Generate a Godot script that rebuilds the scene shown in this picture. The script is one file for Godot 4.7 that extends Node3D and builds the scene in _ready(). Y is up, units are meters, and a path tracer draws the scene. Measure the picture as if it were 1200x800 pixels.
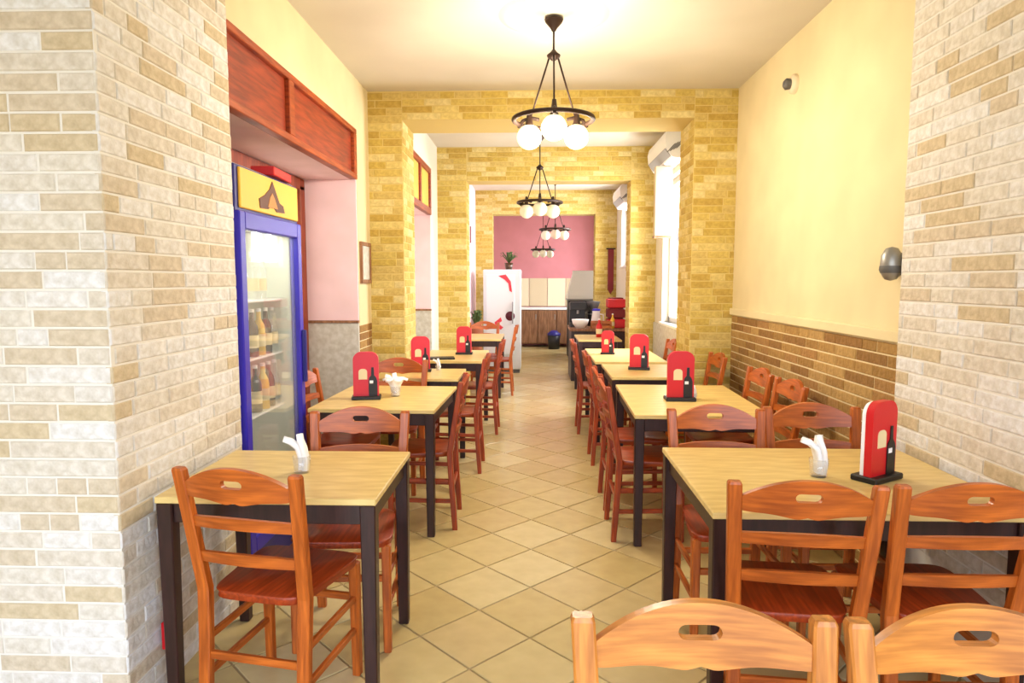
extends Node3D
# A long narrow dining room. X is across, Y up, and the room runs away from the camera along -Z: V(x, y, d) puts a point d metres into the room.

const FOCAL := 780.0
const EYE := 1.48
const CEIL := 3.03

var rng := RandomNumberGenerator.new()
var taken := {}
var brick_meshes := {}
var M := {}
var noise_soft: NoiseTexture2D
var noise_fine: NoiseTexture2D
var noise_bump: NoiseTexture2D


func V(x: float, y: float, d: float) -> Vector3:
	return Vector3(x, y, -d)


# ---------------------------------------------------------------- naming
func numbered(called: String) -> String:
	var n: int = taken.get(called, 0)
	taken[called] = n + 1
	return called if n == 0 else "%s_%03d" % [called, n]


func tag(o: Node, label: String, category := "", group := "", kind := "") -> Node:
	if label: o.set_meta("label", label)
	if category: o.set_meta("category", category)
	if group: o.set_meta("group", group)
	if kind: o.set_meta("kind", kind)
	return o


func thing(called: String, label: String, category: String, at := Vector3.ZERO, turn := 0.0, group := "") -> Node3D:
	var o := Node3D.new()
	o.name = numbered(called)
	add_child(o)
	o.position = at
	o.rotation_degrees.y = turn
	tag(o, label, category, group)
	return o


func base(called: String, label: String, category := "wall") -> Node3D:
	var o := Node3D.new()
	o.name = numbered(called)
	add_child(o)
	tag(o, label, category, "", "structure")
	return o


func put(called: String, mesh: Mesh, m: Material, parent: Node, xf := Transform3D.IDENTITY) -> MeshInstance3D:
	var o := MeshInstance3D.new()
	o.name = called
	o.mesh = mesh
	if m: o.set_surface_override_material(0, m)
	o.transform = xf
	parent.add_child(o, true)
	return o


func obj(called: String, st: SurfaceTool, m: Material, parent: Node) -> MeshInstance3D:
	st.generate_normals()
	return put(called, st.commit(), m, parent)


func lone(called: String, label: String, category: String, st: SurfaceTool, m: Material, at := Vector3.ZERO, turn := 0.0, group := "") -> MeshInstance3D:
	var o := obj(numbered(called), st, m, self)
	o.position = at
	o.rotation_degrees.y = turn
	tag(o, label, category, group)
	return o


func dup(root: Node3D, label: String, at: Vector3, turn := 0.0, group := "") -> Node3D:
	var r: Node3D = root.duplicate()
	r.name = numbered(String(root.name).rstrip("0123456789_"))
	add_child(r)
	r.position = at
	r.rotation_degrees.y = turn
	r.set_meta("label", label)
	if group: r.set_meta("group", group)
	return r


# ---------------------------------------------------------------- shapes
func mb(smooth := false) -> SurfaceTool:
	var st := SurfaceTool.new()
	st.begin(Mesh.PRIMITIVE_TRIANGLES)
	st.set_smooth_group(0 if smooth else -1)
	return st


func tri(st: SurfaceTool, a: Vector3, b: Vector3, c: Vector3) -> void:   # counter-clockwise seen from outside
	st.add_vertex(a)
	st.add_vertex(c)
	st.add_vertex(b)


func quad(st: SurfaceTool, a: Vector3, b: Vector3, c: Vector3, d: Vector3) -> void:
	tri(st, a, b, c)
	tri(st, a, c, d)


func box(st: SurfaceTool, lo: Vector3, hi: Vector3, ch := 0.0) -> void:
	cbox(st, (lo + hi) / 2.0, (hi - lo).abs(), ch)


func cbox(st: SurfaceTool, c: Vector3, size: Vector3, ch := 0.0, b := Basis.IDENTITY) -> void:
	var h := size / 2.0
	for ax in 3:
		for s in [-1.0, 1.0]:
			var u := (ax + 1) % 3
			var v := (ax + 2) % 3
			var q: Array[Vector3] = []
			for k in [[-1, -1], [1, -1], [1, 1], [-1, 1]]:
				var p := Vector3.ZERO
				p[ax] = s * h[ax]
				p[u] = k[0] * (h[u] - ch) * s
				p[v] = k[1] * (h[v] - ch)
				q.append(c + b * p)
			quad(st, q[0], q[1], q[2], q[3])
	if ch <= 0.0:
		return
	for ax in 3:
		var u := (ax + 1) % 3
		var v := (ax + 2) % 3
		for su in [-1.0, 1.0]:
			for sv in [-1.0, 1.0]:
				var q: Array[Vector3] = []
				for k in [[-1, 0], [1, 0], [1, 1], [-1, 1]]:
					var p := Vector3.ZERO
					p[ax] = k[0] * (h[ax] - ch)
					p[u] = su * (h[u] - (0.0 if k[1] == 0 else ch))
					p[v] = sv * (h[v] - (ch if k[1] == 0 else 0.0))
					q.append(c + b * p)
				if su * sv > 0: quad(st, q[3], q[2], q[1], q[0])
				else: quad(st, q[0], q[1], q[2], q[3])
	for sx in [-1.0, 1.0]:
		for sy in [-1.0, 1.0]:
			for sz in [-1.0, 1.0]:
				var s := Vector3(sx, sy, sz)
				var a := c + b * (s * (h - Vector3(0, ch, ch)))
				var d := c + b * (s * (h - Vector3(ch, 0, ch)))
				var e := c + b * (s * (h - Vector3(ch, ch, 0)))
				if sx * sy * sz > 0: tri(st, a, d, e)
				else: tri(st, a, e, d)


# a chamfered bar from a to b; w across `side`, t across the third axis; the far end may taper
func bar(st: SurfaceTool, a: Vector3, b: Vector3, w: float, t: float, side := Vector3.RIGHT, ch := 0.003, taper := 1.0) -> void:
	var y := (b - a).normalized()
	var x := (side - y * side.dot(y)).normalized()
	var z := x.cross(y)
	var rings := []
	var l := (b - a).length()
	for e in [[0.0, -ch], [ch, 0.0], [l - ch, 0.0], [l, -ch]]:
		var k: float = lerpf(1.0, taper, e[0] / l)
		var hw: float = w * k / 2.0 + e[1]
		var ht: float = t * k / 2.0 + e[1]
		var c: float = ch
		var r: Array[Vector3] = []
		for p in [[-hw + c, -ht], [hw - c, -ht], [hw, -ht + c], [hw, ht - c], [hw - c, ht], [-hw + c, ht], [-hw, ht - c], [-hw, -ht + c]]:
			r.append(a + y * float(e[0]) + x * float(p[0]) + z * float(p[1]))
		rings.append(r)
	skin(st, rings, true)


func skin(st: SurfaceTool, rings: Array, caps := true) -> void:   # rings run clockwise seen along the sweep
	var n: int = rings[0].size()
	for i in rings.size() - 1:
		for k in n:
			var j := (k + 1) % n
			quad(st, rings[i][k], rings[i + 1][k], rings[i + 1][j], rings[i][j])
	if caps:
		for k in range(1, n - 1):
			tri(st, rings[0][0], rings[0][k], rings[0][k + 1])
			tri(st, rings[-1][0], rings[-1][k + 1], rings[-1][k])


func lathe(st: SurfaceTool, profile: Array, at := Vector3.ZERO, seg := 20, b := Basis.IDENTITY) -> void:   # profile of [radius, y], from the bottom up
	for i in profile.size() - 1:
		for k in seg:
			var q: Array[Vector3] = []
			for e in [[i, k], [i, k + 1], [i + 1, k + 1], [i + 1, k]]:
				var an: float = -TAU * (e[1] % seg) / seg
				var r: float = maxf(profile[e[0]][0], 0.0)
				q.append(at + b * Vector3(cos(an) * r, profile[e[0]][1], sin(an) * r))
			if profile[i][0] > 0.0: tri(st, q[0], q[1], q[2])
			if profile[i + 1][0] > 0.0: tri(st, q[0], q[2], q[3])


func ball(st: SurfaceTool, c: Vector3, r: float, seg := 20, squash := 1.0) -> void:
	var p := []
	for i in seg / 2 + 1:
		var a := -PI / 2 + PI * i / (seg / 2)
		p.append([r * cos(a) if i > 0 and i < seg / 2 else 0.0, r * sin(a) * squash])
	lathe(st, p, c, seg)


func tube(st: SurfaceTool, pts: Array, r: float, seg := 8, closed := false) -> void:
	var rings := []
	var n := pts.size()
	for i in n:
		var a: Vector3 = pts[(i - 1 + n) % n] if closed or i > 0 else pts[i]
		var b: Vector3 = pts[(i + 1) % n] if closed or i < n - 1 else pts[i]
		var y := (b - a).normalized()
		var up := Vector3.UP if absf(y.y) < 0.9 else Vector3.RIGHT
		var x := up.cross(y).normalized()
		var z := x.cross(y)
		var ring: Array[Vector3] = []
		for k in seg:
			var an := TAU * k / seg
			ring.append(pts[i] + (x * cos(an) + z * sin(an)) * r)
		rings.append(ring)
	if closed: rings.append(rings[0])
	skin(st, rings, not closed)


# a bent board: columns at us, segs(u) gives [bottom, top] pairs, place(u, y) gives the middle of the board, thick is its thickness along z
func board(st: SurfaceTool, us: Array, segs: Callable, place: Callable, thick: float) -> void:
	var f := Vector3(0, 0, thick / 2.0)
	for i in us.size() - 1:
		var m: float = (us[i] + us[i + 1]) / 2.0
		var lists: Array = segs.call(m, us[i])
		var nexts: Array = segs.call(m, us[i + 1])
		for k in lists.size():
			var a: Vector3 = place.call(us[i], lists[k][0])
			var b: Vector3 = place.call(us[i + 1], nexts[k][0])
			var c: Vector3 = place.call(us[i + 1], nexts[k][1])
			var d: Vector3 = place.call(us[i], lists[k][1])
			quad(st, a + f, b + f, c + f, d + f)
			quad(st, b - f, a - f, d - f, c - f)
			quad(st, d + f, c + f, c - f, d - f)
			quad(st, b + f, a + f, a - f, b - f)
		var before: Array = segs.call((us[i - 1] + us[i]) / 2.0, us[i]) if i > 0 else []
		var after: Array = segs.call((us[i + 1] + us[i + 2]) / 2.0, us[i + 1]) if i < us.size() - 2 else []
		if i == 0:
			for s in lists:
				quad(st, place.call(us[0], s[0]) - f, place.call(us[0], s[0]) + f, place.call(us[0], s[1]) + f, place.call(us[0], s[1]) - f)
		if i == us.size() - 2:
			for s in nexts:
				quad(st, place.call(us[-1], s[0]) + f, place.call(us[-1], s[0]) - f, place.call(us[-1], s[1]) - f, place.call(us[-1], s[1]) + f)
		if before.size() == 1 and lists.size() == 2 and lists[1][0] - lists[0][1] > 0.001:      # the end walls of a slot
			quad(st, place.call(us[i], lists[0][1]) + f, place.call(us[i], lists[0][1]) - f, place.call(us[i], lists[1][0]) - f, place.call(us[i], lists[1][0]) + f)
		if after.size() == 1 and lists.size() == 2 and nexts[1][0] - nexts[0][1] > 0.001:
			quad(st, place.call(us[i + 1], nexts[0][1]) - f, place.call(us[i + 1], nexts[0][1]) + f, place.call(us[i + 1], nexts[1][0]) + f, place.call(us[i + 1], nexts[1][0]) - f)


func prism(st: SurfaceTool, poly: PackedVector2Array, place: Callable, from: float, to: float) -> void:   # an outline extruded: place(p, t) -> point
	var idx := Geometry2D.triangulate_polygon(poly)
	for i in range(0, idx.size(), 3):
		tri(st, place.call(poly[idx[i]], to), place.call(poly[idx[i + 1]], to), place.call(poly[idx[i + 2]], to))
		tri(st, place.call(poly[idx[i]], from), place.call(poly[idx[i + 2]], from), place.call(poly[idx[i + 1]], from))
	for i in poly.size():
		var j := (i + 1) % poly.size()
		quad(st, place.call(poly[i], from), place.call(poly[j], from), place.call(poly[j], to), place.call(poly[i], to))


func flat(p: Vector2, t: float) -> Vector3:
	return Vector3(p.x, p.y, t)


# ---------------------------------------------------------------- materials
func mat(c: Color, rough := 0.7, tex: Texture2D = null, scale := Vector3.ONE, bump := 0.0) -> StandardMaterial3D:
	var m := StandardMaterial3D.new()
	m.albedo_color = c
	m.roughness = rough
	if tex or bump > 0.0:
		m.uv1_triplanar = true
		m.uv1_scale = scale
	if tex: m.albedo_texture = tex
	if bump > 0.0:
		m.normal_enabled = true
		m.normal_texture = noise_bump
		m.normal_scale = bump
	return m


func c8(r: int, g: int, b: int) -> Color:
	return Color8(r, g, b)


func noise(freq: float, oct: int, lo: Color, hi: Color, size := 256, seed_ := 3) -> NoiseTexture2D:
	var t := NoiseTexture2D.new()
	var n := FastNoiseLite.new()
	n.seed = seed_
	n.frequency = freq
	n.fractal_octaves = oct
	t.noise = n
	t.width = size
	t.height = size
	t.seamless = true
	var g := Gradient.new()
	g.set_color(0, lo)
	g.set_color(1, hi)
	t.color_ramp = g
	return t


func materials() -> void:
	noise_soft = noise(0.012, 3, Color(0.95, 0.945, 0.935), Color(1, 1, 1))
	noise_fine = noise(0.03, 4, Color(0.86, 0.84, 0.8), Color(1, 1, 1), 256, 8)
	var grain := noise(0.02, 4, Color(0.66, 0.58, 0.5), Color(1, 1, 1), 256, 5)
	noise_bump = NoiseTexture2D.new()
	var n := FastNoiseLite.new()
	n.frequency = 0.05
	noise_bump.noise = n
	noise_bump.width = 256
	noise_bump.height = 256
	noise_bump.seamless = true
	noise_bump.as_normal_map = true
	noise_bump.bump_strength = 4.0

	M.cream = mat(c8(228, 212, 168), 0.85, noise_soft, Vector3(0.6, 0.6, 0.6))
	M.ceiling = mat(c8(214, 206, 190), 0.9, noise_soft, Vector3(0.3, 0.3, 0.3))
	M.white_wall = mat(c8(222, 214, 196), 0.9)
	M.pink = mat(c8(246, 214, 220), 0.85, noise_soft, Vector3(0.8, 0.8, 0.8))
	M.deep_pink = mat(c8(206, 132, 138), 0.8, noise_soft, Vector3(0.5, 0.5, 0.5))
	M.mortar_pale = mat(c8(228, 224, 215), 0.95)
	M.mortar_ochre = mat(c8(206, 182, 112), 0.95)
	M.mortar_brown = mat(c8(176, 142, 88), 0.95)
	M.pale = []
	for c in [c8(238, 237, 237), c8(233, 230, 226), c8(228, 221, 210), c8(220, 207, 186), c8(216, 200, 170), c8(238, 239, 242), c8(231, 226, 217)]:
		M.pale.append(mat(c, 0.9, noise_fine, Vector3(3, 3, 3), 0.5))
	M.ochre = []
	for c in [c8(212, 186, 100), c8(204, 176, 86), c8(222, 200, 124), c8(196, 166, 80), c8(226, 208, 144), c8(210, 184, 108)]:
		M.ochre.append(mat(c, 0.9, noise_fine, Vector3(3, 3, 3), 0.5))
	M.brown = []
	for c in [c8(176, 138, 78), c8(164, 126, 68), c8(188, 152, 92), c8(152, 112, 60), c8(172, 130, 76)]:
		M.brown.append(mat(c, 0.9, noise_fine, Vector3(3, 3, 3), 0.6))
	M.tile = []
	for c in [c8(208, 188, 134), c8(202, 180, 124), c8(214, 196, 146), c8(206, 184, 132)]:
		M.tile.append(mat(c, 0.22, noise_soft, Vector3(2.2, 2.2, 2.2)))
	M.grout = mat(c8(168, 146, 104), 0.9)
	M.wains_grey = mat(c8(212, 210, 202), 0.85, noise_fine, Vector3(2, 2, 2))
	var woods := {"tan": c8(230, 152, 66), "oak": c8(212, 112, 38), "red": c8(184, 70, 26), "chestnut": c8(182, 74, 24), "amber": c8(214, 130, 56)}
	for k in woods:
		for ax in 3:
			var s := Vector3(9, 9, 9)
			s[ax] = 0.8
			M[k + "_" + ["x", "y", "z"][ax]] = mat(woods[k], 0.36, grain, s)
	M.transom = mat(c8(168, 62, 22), 0.4, grain, Vector3(0.6, 6, 0.6))
	M.transom_frame = mat(c8(186, 84, 30), 0.4, grain, Vector3(0.6, 6, 0.6))
	M.door_wood = mat(c8(168, 74, 34), 0.45, grain, Vector3(8, 0.7, 8))
	M.maple = mat(c8(232, 206, 138), 0.32, noise(0.015, 3, Color(0.9, 0.87, 0.8), Color(1, 1, 1), 256, 21), Vector3(1.2, 6, 6))
	M.dark_wood = mat(c8(58, 28, 26), 0.4, grain, Vector3(6, 0.8, 6))
	M.bronze = mat(c8(52, 34, 24), 0.45)
	M.bronze.metallic = 0.5
	M.white = mat(c8(244, 243, 240), 0.6)
	M.paper = mat(c8(250, 250, 250), 0.8)
	M.paper.backlight = Color(0.25, 0.25, 0.25)
	M.plastic = mat(c8(238, 238, 236), 0.4)
	M.red = mat(c8(206, 18, 30), 0.4)
	M.rose_red = mat(c8(214, 40, 58), 0.45)
	M.dark_red = mat(c8(118, 14, 24), 0.6)
	M.black = mat(c8(22, 18, 20), 0.45)
	M.label = mat(c8(232, 214, 166), 0.6)
	M.blue = mat(c8(52, 40, 178), 0.35)
	M.blue_dark = mat(c8(34, 30, 120), 0.4)
	M.sign = mat(c8(238, 182, 56), 0.5)
	M.emblem = mat(c8(92, 48, 22), 0.6)
	M.emblem_light = mat(c8(190, 128, 60), 0.6)
	M.grey = mat(c8(150, 150, 148), 0.5)
	M.grey_dark = mat(c8(88, 86, 84), 0.5)
	M.inner = mat(c8(224, 230, 212), 0.6)
	M.chrome = mat(c8(150, 148, 142), 0.4)
	M.chrome.metallic = 0.6
	M.beige = mat(c8(226, 208, 176), 0.6)
	M.beige_dark = mat(c8(204, 184, 150), 0.6)
	M.cabinet = mat(c8(168, 122, 86), 0.5, grain, Vector3(5, 0.6, 5))
	M.green = mat(c8(74, 96, 46), 0.7)
	M.green.backlight = Color(0.1, 0.16, 0.05)
	M.terracotta = mat(c8(150, 84, 52), 0.8)
	M.maroon = mat(c8(84, 16, 34), 0.6)
	M.yellow = mat(c8(228, 186, 54), 0.5)
	M.brown_glass = mat(c8(70, 44, 22), 0.25)
	M.glass = StandardMaterial3D.new()
	M.glass.albedo_color = Color(0.95, 0.98, 0.97, 0.08)
	M.glass.transparency = BaseMaterial3D.TRANSPARENCY_ALPHA
	M.glass.roughness = 0.03
	M.tumbler = M.glass.duplicate()
	M.tumbler.albedo_color = Color(0.95, 0.97, 0.98, 0.1)
	M.amber_glass = mat(c8(236, 196, 96), 0.25)
	M.opal = mat(c8(246, 238, 214), 0.25)
	M.lit_opal = mat(c8(255, 246, 220), 0.3)
	M.lit_opal.emission_enabled = true
	M.lit_opal.emission = c8(255, 234, 180)
	M.lit_opal.emission_energy_multiplier = 3.0


# ---------------------------------------------------------------- masonry
func brick_mesh(l: float, h: float) -> Mesh:
	var key := "%d_%d" % [roundi(l * 200.0), roundi(h * 1000.0)]
	if not brick_meshes.has(key):
		var st := mb()
		var x := roundi(l * 200.0) / 400.0
		var y := h / 2.0
		var ch := 0.0035
		var z := 0.011
		var o: Array[Vector3] = [Vector3(-x, -y, -z), Vector3(x, -y, -z), Vector3(x, y, -z), Vector3(-x, y, -z)]
		var m: Array[Vector3] = [Vector3(-x, -y, z - ch), Vector3(x, -y, z - ch), Vector3(x, y, z - ch), Vector3(-x, y, z - ch)]
		var f: Array[Vector3] = [Vector3(-x + ch, -y + ch, z), Vector3(x - ch, -y + ch, z), Vector3(x - ch, y - ch, z), Vector3(-x + ch, y - ch, z)]
		quad(st, f[0], f[1], f[2], f[3])
		quad(st, o[1], o[0], o[3], o[2])
		for i in 4:
			var j := (i + 1) % 4
			quad(st, m[i], m[j], f[j], f[i])
			quad(st, o[i], o[j], m[j], m[i])
		st.generate_normals()
		brick_meshes[key] = st.commit()
	return brick_meshes[key]


# courses of bricks on a wall face: o is its lower corner, u runs along it, n points out of it
func lay(parent: Node, o: Vector3, u: Vector3, n: Vector3, w: float, h: float, tones: Array, course := 0.062, lengths := [0.1, 0.15, 0.2, 0.2, 0.26, 0.3], merged := false, low := 0.0) -> void:
	var joint := 0.007
	var rows := int(round((h) / course))
	var rh := h / rows
	var sts := []
	if merged:
		for t in tones: sts.append(mb())
	for r in rows:
		if (r + 1) * rh < low: continue
		var x := -rng.randf() * 0.14
		while x < w - 0.02:
			var l: float = lengths[rng.randi() % lengths.size()]
			if w - (x + l) < 0.06: l = w - x
			var a := maxf(x, 0.0)
			x += l
			if x - a < 0.035: continue
			var bl := roundi((x - a - joint) * 200.0) / 200.0
			var at := o + u * (a + (x - a) / 2.0) + Vector3.UP * (rh * (r + 0.5)) + n * rng.randf_range(-0.0085, -0.0055)
			var k: int = rng.randi() % tones.size()
			if merged:
				cbox(sts[k], at, Vector3(bl, rh - joint, 0.022), 0.0, Basis(u, Vector3.UP, n))
			else:
				put("brick", brick_mesh(bl, rh - joint), tones[k], parent, Transform3D(Basis(u, Vector3.UP, n), at))
	if merged:
		for k in tones.size():
			var b := obj("bricks", sts[k], tones[k], parent)
			b.set_meta("kind", "stuff")


const RT := Vector3(1, 0, 0)
const FW := Vector3(0, 0, -1)
const BK := Vector3(0, 0, 1)


func wall(called: String, label: String, parts: Array, m: Material) -> Node3D:   # parts: [[lo, hi], ...]
	var w := base(called, label)
	for p in parts:
		var st := mb()
		box(st, p[0], p[1])
		obj("masonry", st, m, w)
	return w


func portal(d: float, deep: float, xl: float, xr: float, il: float, ir: float, low: float, ch: float, name_: String, merged := false) -> void:
	# two piers and the beam over them, the opening's front edges splayed by ch
	var fl := il - ch
	var fr := ir + ch
	var fb := low + ch * 1.25
	for s in 2:
		var p := base("pillar", "ochre brick pier on the %s side of the %s archway" % [["fridge", "window"][s], name_])
		var st := mb()
		var o: float = xl if s == 0 else xr
		var i: float = il if s == 0 else ir
		var f: float = fl if s == 0 else fr
		var poly := PackedVector2Array([Vector2(o, d), Vector2(f, d), Vector2(i, d + ch), Vector2(i, d + deep), Vector2(o, d + deep)])
		if s == 1: poly.reverse()
		prism(st, poly, func(q: Vector2, t: float): return Vector3(q.x, t, -q.y), 0.0, CEIL)
		obj("masonry", st, M.mortar_ochre, p)
		var w := absf(f - o)
		lay(p, V(minf(o, f), 0, d), RT, BK, w, CEIL - 0.01, M.ochre, 0.062, [0.12, 0.18, 0.22, 0.28], merged)
		if ch > 0.02:
			var a := V(f, 0, d) if s == 0 else V(i, 0, d + ch)
			var b := V(i, 0, d + ch) if s == 0 else V(f, 0, d)
			var u := (b - a).normalized()
			lay(p, a, u, u.cross(Vector3.UP), (b - a).length(), low, M.ochre, 0.062, [0.4], merged)
		var ja := V(i, 0, d + ch) if s == 0 else V(i, 0, d + deep)
		lay(p, ja, FW if s == 0 else BK, RT if s == 0 else -RT, deep - ch, low, M.ochre, 0.062, [0.15, 0.25], merged)
	var beam := base("beam", "ochre brick beam over the %s archway" % name_)
	var st2 := mb()
	prism(st2, PackedVector2Array([Vector2(d, fb), Vector2(d, CEIL), Vector2(d + deep, CEIL), Vector2(d + deep, low), Vector2(d + ch, low)]), func(q: Vector2, t: float): return Vector3(t, q.y, -q.x), fl, fr)
	obj("masonry", st2, M.mortar_ochre, beam)
	lay(beam, V(fl, fb, d), RT, BK, fr - fl, CEIL - fb - 0.005, M.ochre, 0.055, [0.12, 0.18, 0.22, 0.28], merged)
	if ch > 0.02:      # soldier course on the splay under the beam
		var t := ir - il
		var nn := int(t / 0.2)
		var up := (V(0, fb, d) - V(0, low, d + ch))
		var bs := Basis(RT, up.normalized(), RT.cross(up.normalized()))
		for k in nn:
			put("brick", brick_mesh(t / nn - 0.01, up.length() - 0.01), M.ochre[rng.randi() % M.ochre.size()], beam, Transform3D(bs, V(il + t * (k + 0.5) / nn, (fb + low) / 2, d + ch / 2)))


# ---------------------------------------------------------------- furniture
func make_chair(wood: String, seat_wood: String, label: String) -> Node3D:      # faces -Z; the origin lies between the feet of the back posts
	var c := thing("dining_chair", label, "chair")
	var post_x := func(y: float) -> float: return 0.18 + 0.024 * maxf(y - 0.4, 0.0) / 0.48
	var post_z := func(y: float) -> float: return 0.03 * (1.0 - minf(y / 0.45, 1.0)) + 0.075 * maxf(y - 0.45, 0.0) / 0.43
	for s in [-1.0, 1.0]:
		var st := mb()
		var rings := []
		for e in [[0.0, 0.9], [0.1, 1.0], [0.3, 1.0], [0.46, 1.04], [0.6, 1.0], [0.75, 0.98], [0.868, 0.98], [0.876, 0.82]]:
			var y: float = e[0]
			var hx: float = 0.021 * e[1]
			var hz: float = 0.016 * e[1]
			var k := 0.004
			var o := Vector3(s * post_x.call(y), y, post_z.call(y))
			var r: Array[Vector3] = []
			for p in [[-hx + k, -hz], [hx - k, -hz], [hx, -hz + k], [hx, hz - k], [hx - k, hz], [-hx + k, hz], [-hx, hz - k], [-hx, -hz + k]]:
				r.append(o + Vector3(p[0], 0, p[1]))
			rings.append(r)
		for r in rings: r.reverse()
		skin(st, rings)
		obj("post", st, M[wood + "_y"], c)
	var st2 := mb()
	var us := []
	for i in 25: us.append(-1.0 + i / 12.0)
	for k in [0.2, 0.19, 0.175, 0.15, 0.12]: us.append_array([-k, k])
	us.sort()
	var rail_z := func(u: float, y: float) -> float: return post_z.call(y) + 0.026 * (1.0 - u * u)
	var segs := func(m: float, u: float) -> Array:
		var top := 0.828 + 0.064 * (1.0 - u * u)
		var bot := 0.794 - 0.018 * (1.0 - u * u) + 0.009 * exp(-pow(u / 0.09, 2)) - 0.004 * cos(u * TAU)
		if absf(m) < 0.2:
			var e := 0.0135 * sqrt(maxf(0.0, 1.0 - pow(maxf(absf(u) - 0.12, 0.0) / 0.08, 2)))
			return [[bot, 0.84 - e], [0.84 + e, top]]
		return [[bot, top]]
	board(st2, us, segs, func(u: float, y: float) -> Vector3: return Vector3(u * (post_x.call(y) - 0.012), y, rail_z.call(u, y)), 0.02)
	obj("top_rail", st2, M[wood + "_x"], c)
	for y0 in [0.7, 0.578]:
		var st3 := mb()
		var us3 := []
		for i in 13: us3.append(-1.0 + i / 6.0)
		board(st3, us3, func(_m: float, u: float) -> Array: return [[y0 - 0.018 + 0.006 * (1.0 - u * u), y0 + 0.016 + 0.012 * (1.0 - u * u)]], func(u: float, y: float) -> Vector3: return Vector3(u * (post_x.call(y) - 0.012), y, rail_z.call(u, y)), 0.014)
		obj("slat", st3, M[wood + "_x"], c)
	# a dished wooden seat, wider at the front
	var ss := mb(true)
	var rings2 := []
	for e in [[0.0, 0.0], [-0.02, 0.012], [-0.006, 0.024], [0.0, 0.027]]:
		var y: float = 0.43 + e[1]
		var g: float = e[0] if e[1] > 0.0 else -0.012
		var r: Array[Vector3] = []
		for k in 40:
			var a := TAU * k / 40.0
			var px := signf(cos(a)) * pow(absf(cos(a)), 0.32)
			var pz := signf(sin(a)) * pow(absf(sin(a)), 0.32)
			var hw := 0.19 - 0.022 * pz
			r.append(Vector3(px * (hw + g * 0.5 - (0.008 if e[1] > 0.026 else 0.0)), y, -0.185 + pz * (0.2 + g * 0.5 - (0.008 if e[1] > 0.026 else 0.0))))
		r.reverse()
		rings2.append(r)
	for r in rings2: r.reverse()
	skin(ss, rings2, false)
	for e in [[rings2[0], 0.43, -1.0], [rings2[3], 0.446, 1.0]]:
		var mid := Vector3(0, e[1], -0.185)
		for k in 40:
			var a: Vector3 = e[0][k]
			var b: Vector3 = e[0][(k + 1) % 40]
			var n := (a - mid).cross(b - mid)
			if n.y * e[2] > 0: tri(ss, mid, a, b)
			else: tri(ss, mid, b, a)
	obj("seat", ss, M[seat_wood + "_z"], c)
	for s in [-1.0, 1.0]:
		var st := mb()
		bar(st, Vector3(s * 0.181, 0.435, -0.345), Vector3(s * 0.182, 0, -0.352), 0.036, 0.036, Vector3.RIGHT, 0.004, 0.85)
		obj("leg", st, M[wood + "_y"], c)
		for y in [0.17, 0.29]:
			var sb := mb()
			bar(sb, Vector3(s * 0.18, y, 0.016), Vector3(s * 0.181, y + 0.01, -0.35), 0.018, 0.024, Vector3.RIGHT, 0.003)
			obj("stretcher", sb, M[wood + "_z"], c)
	for e in [[0.3, -0.35], [0.24, 0.012]]:
		var sb := mb()
		bar(sb, Vector3(-0.18, e[0], e[1]), Vector3(0.18, e[0], e[1]), 0.026, 0.018, Vector3.UP, 0.003)
		obj("stretcher", sb, M[wood + "_x"], c)
	return c


func table(x0: float, x1: float, d0: float, d1: float, label: String, turn := 0.0) -> Node3D:
	var w := x1 - x0
	var l := d1 - d0
	var t := thing("dining_table", label, "table", V((x0 + x1) / 2, 0, (d0 + d1) / 2), turn, "maple-topped dining tables")
	var st := mb()
	box(st, Vector3(-w / 2, 0.727, -l / 2), Vector3(w / 2, 0.75, l / 2), 0.003)
	obj("tabletop", st, M.maple, t)
	var ix := w / 2 - 0.03
	var iz := l / 2 - 0.03
	for s in [-1.0, 1.0]:
		var a := mb()
		box(a, Vector3(-ix, 0.655, s * iz - 0.011), Vector3(ix, 0.727, s * iz + 0.011), 0.002)
		obj("apron", a, M.dark_wood, t)
		var b := mb()
		box(b, Vector3(s * ix - 0.011, 0.655, -iz), Vector3(s * ix + 0.011, 0.727, iz), 0.002)
		obj("apron", b, M.dark_wood, t)
		for q in [-1.0, 1.0]:
			var g := mb()
			bar(g, Vector3(s * ix, 0.727, q * iz), Vector3(s * ix, 0, q * iz), 0.054, 0.054, Vector3.RIGHT, 0.004, 0.78)
			obj("leg", g, M.dark_wood, t)
	return t


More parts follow.
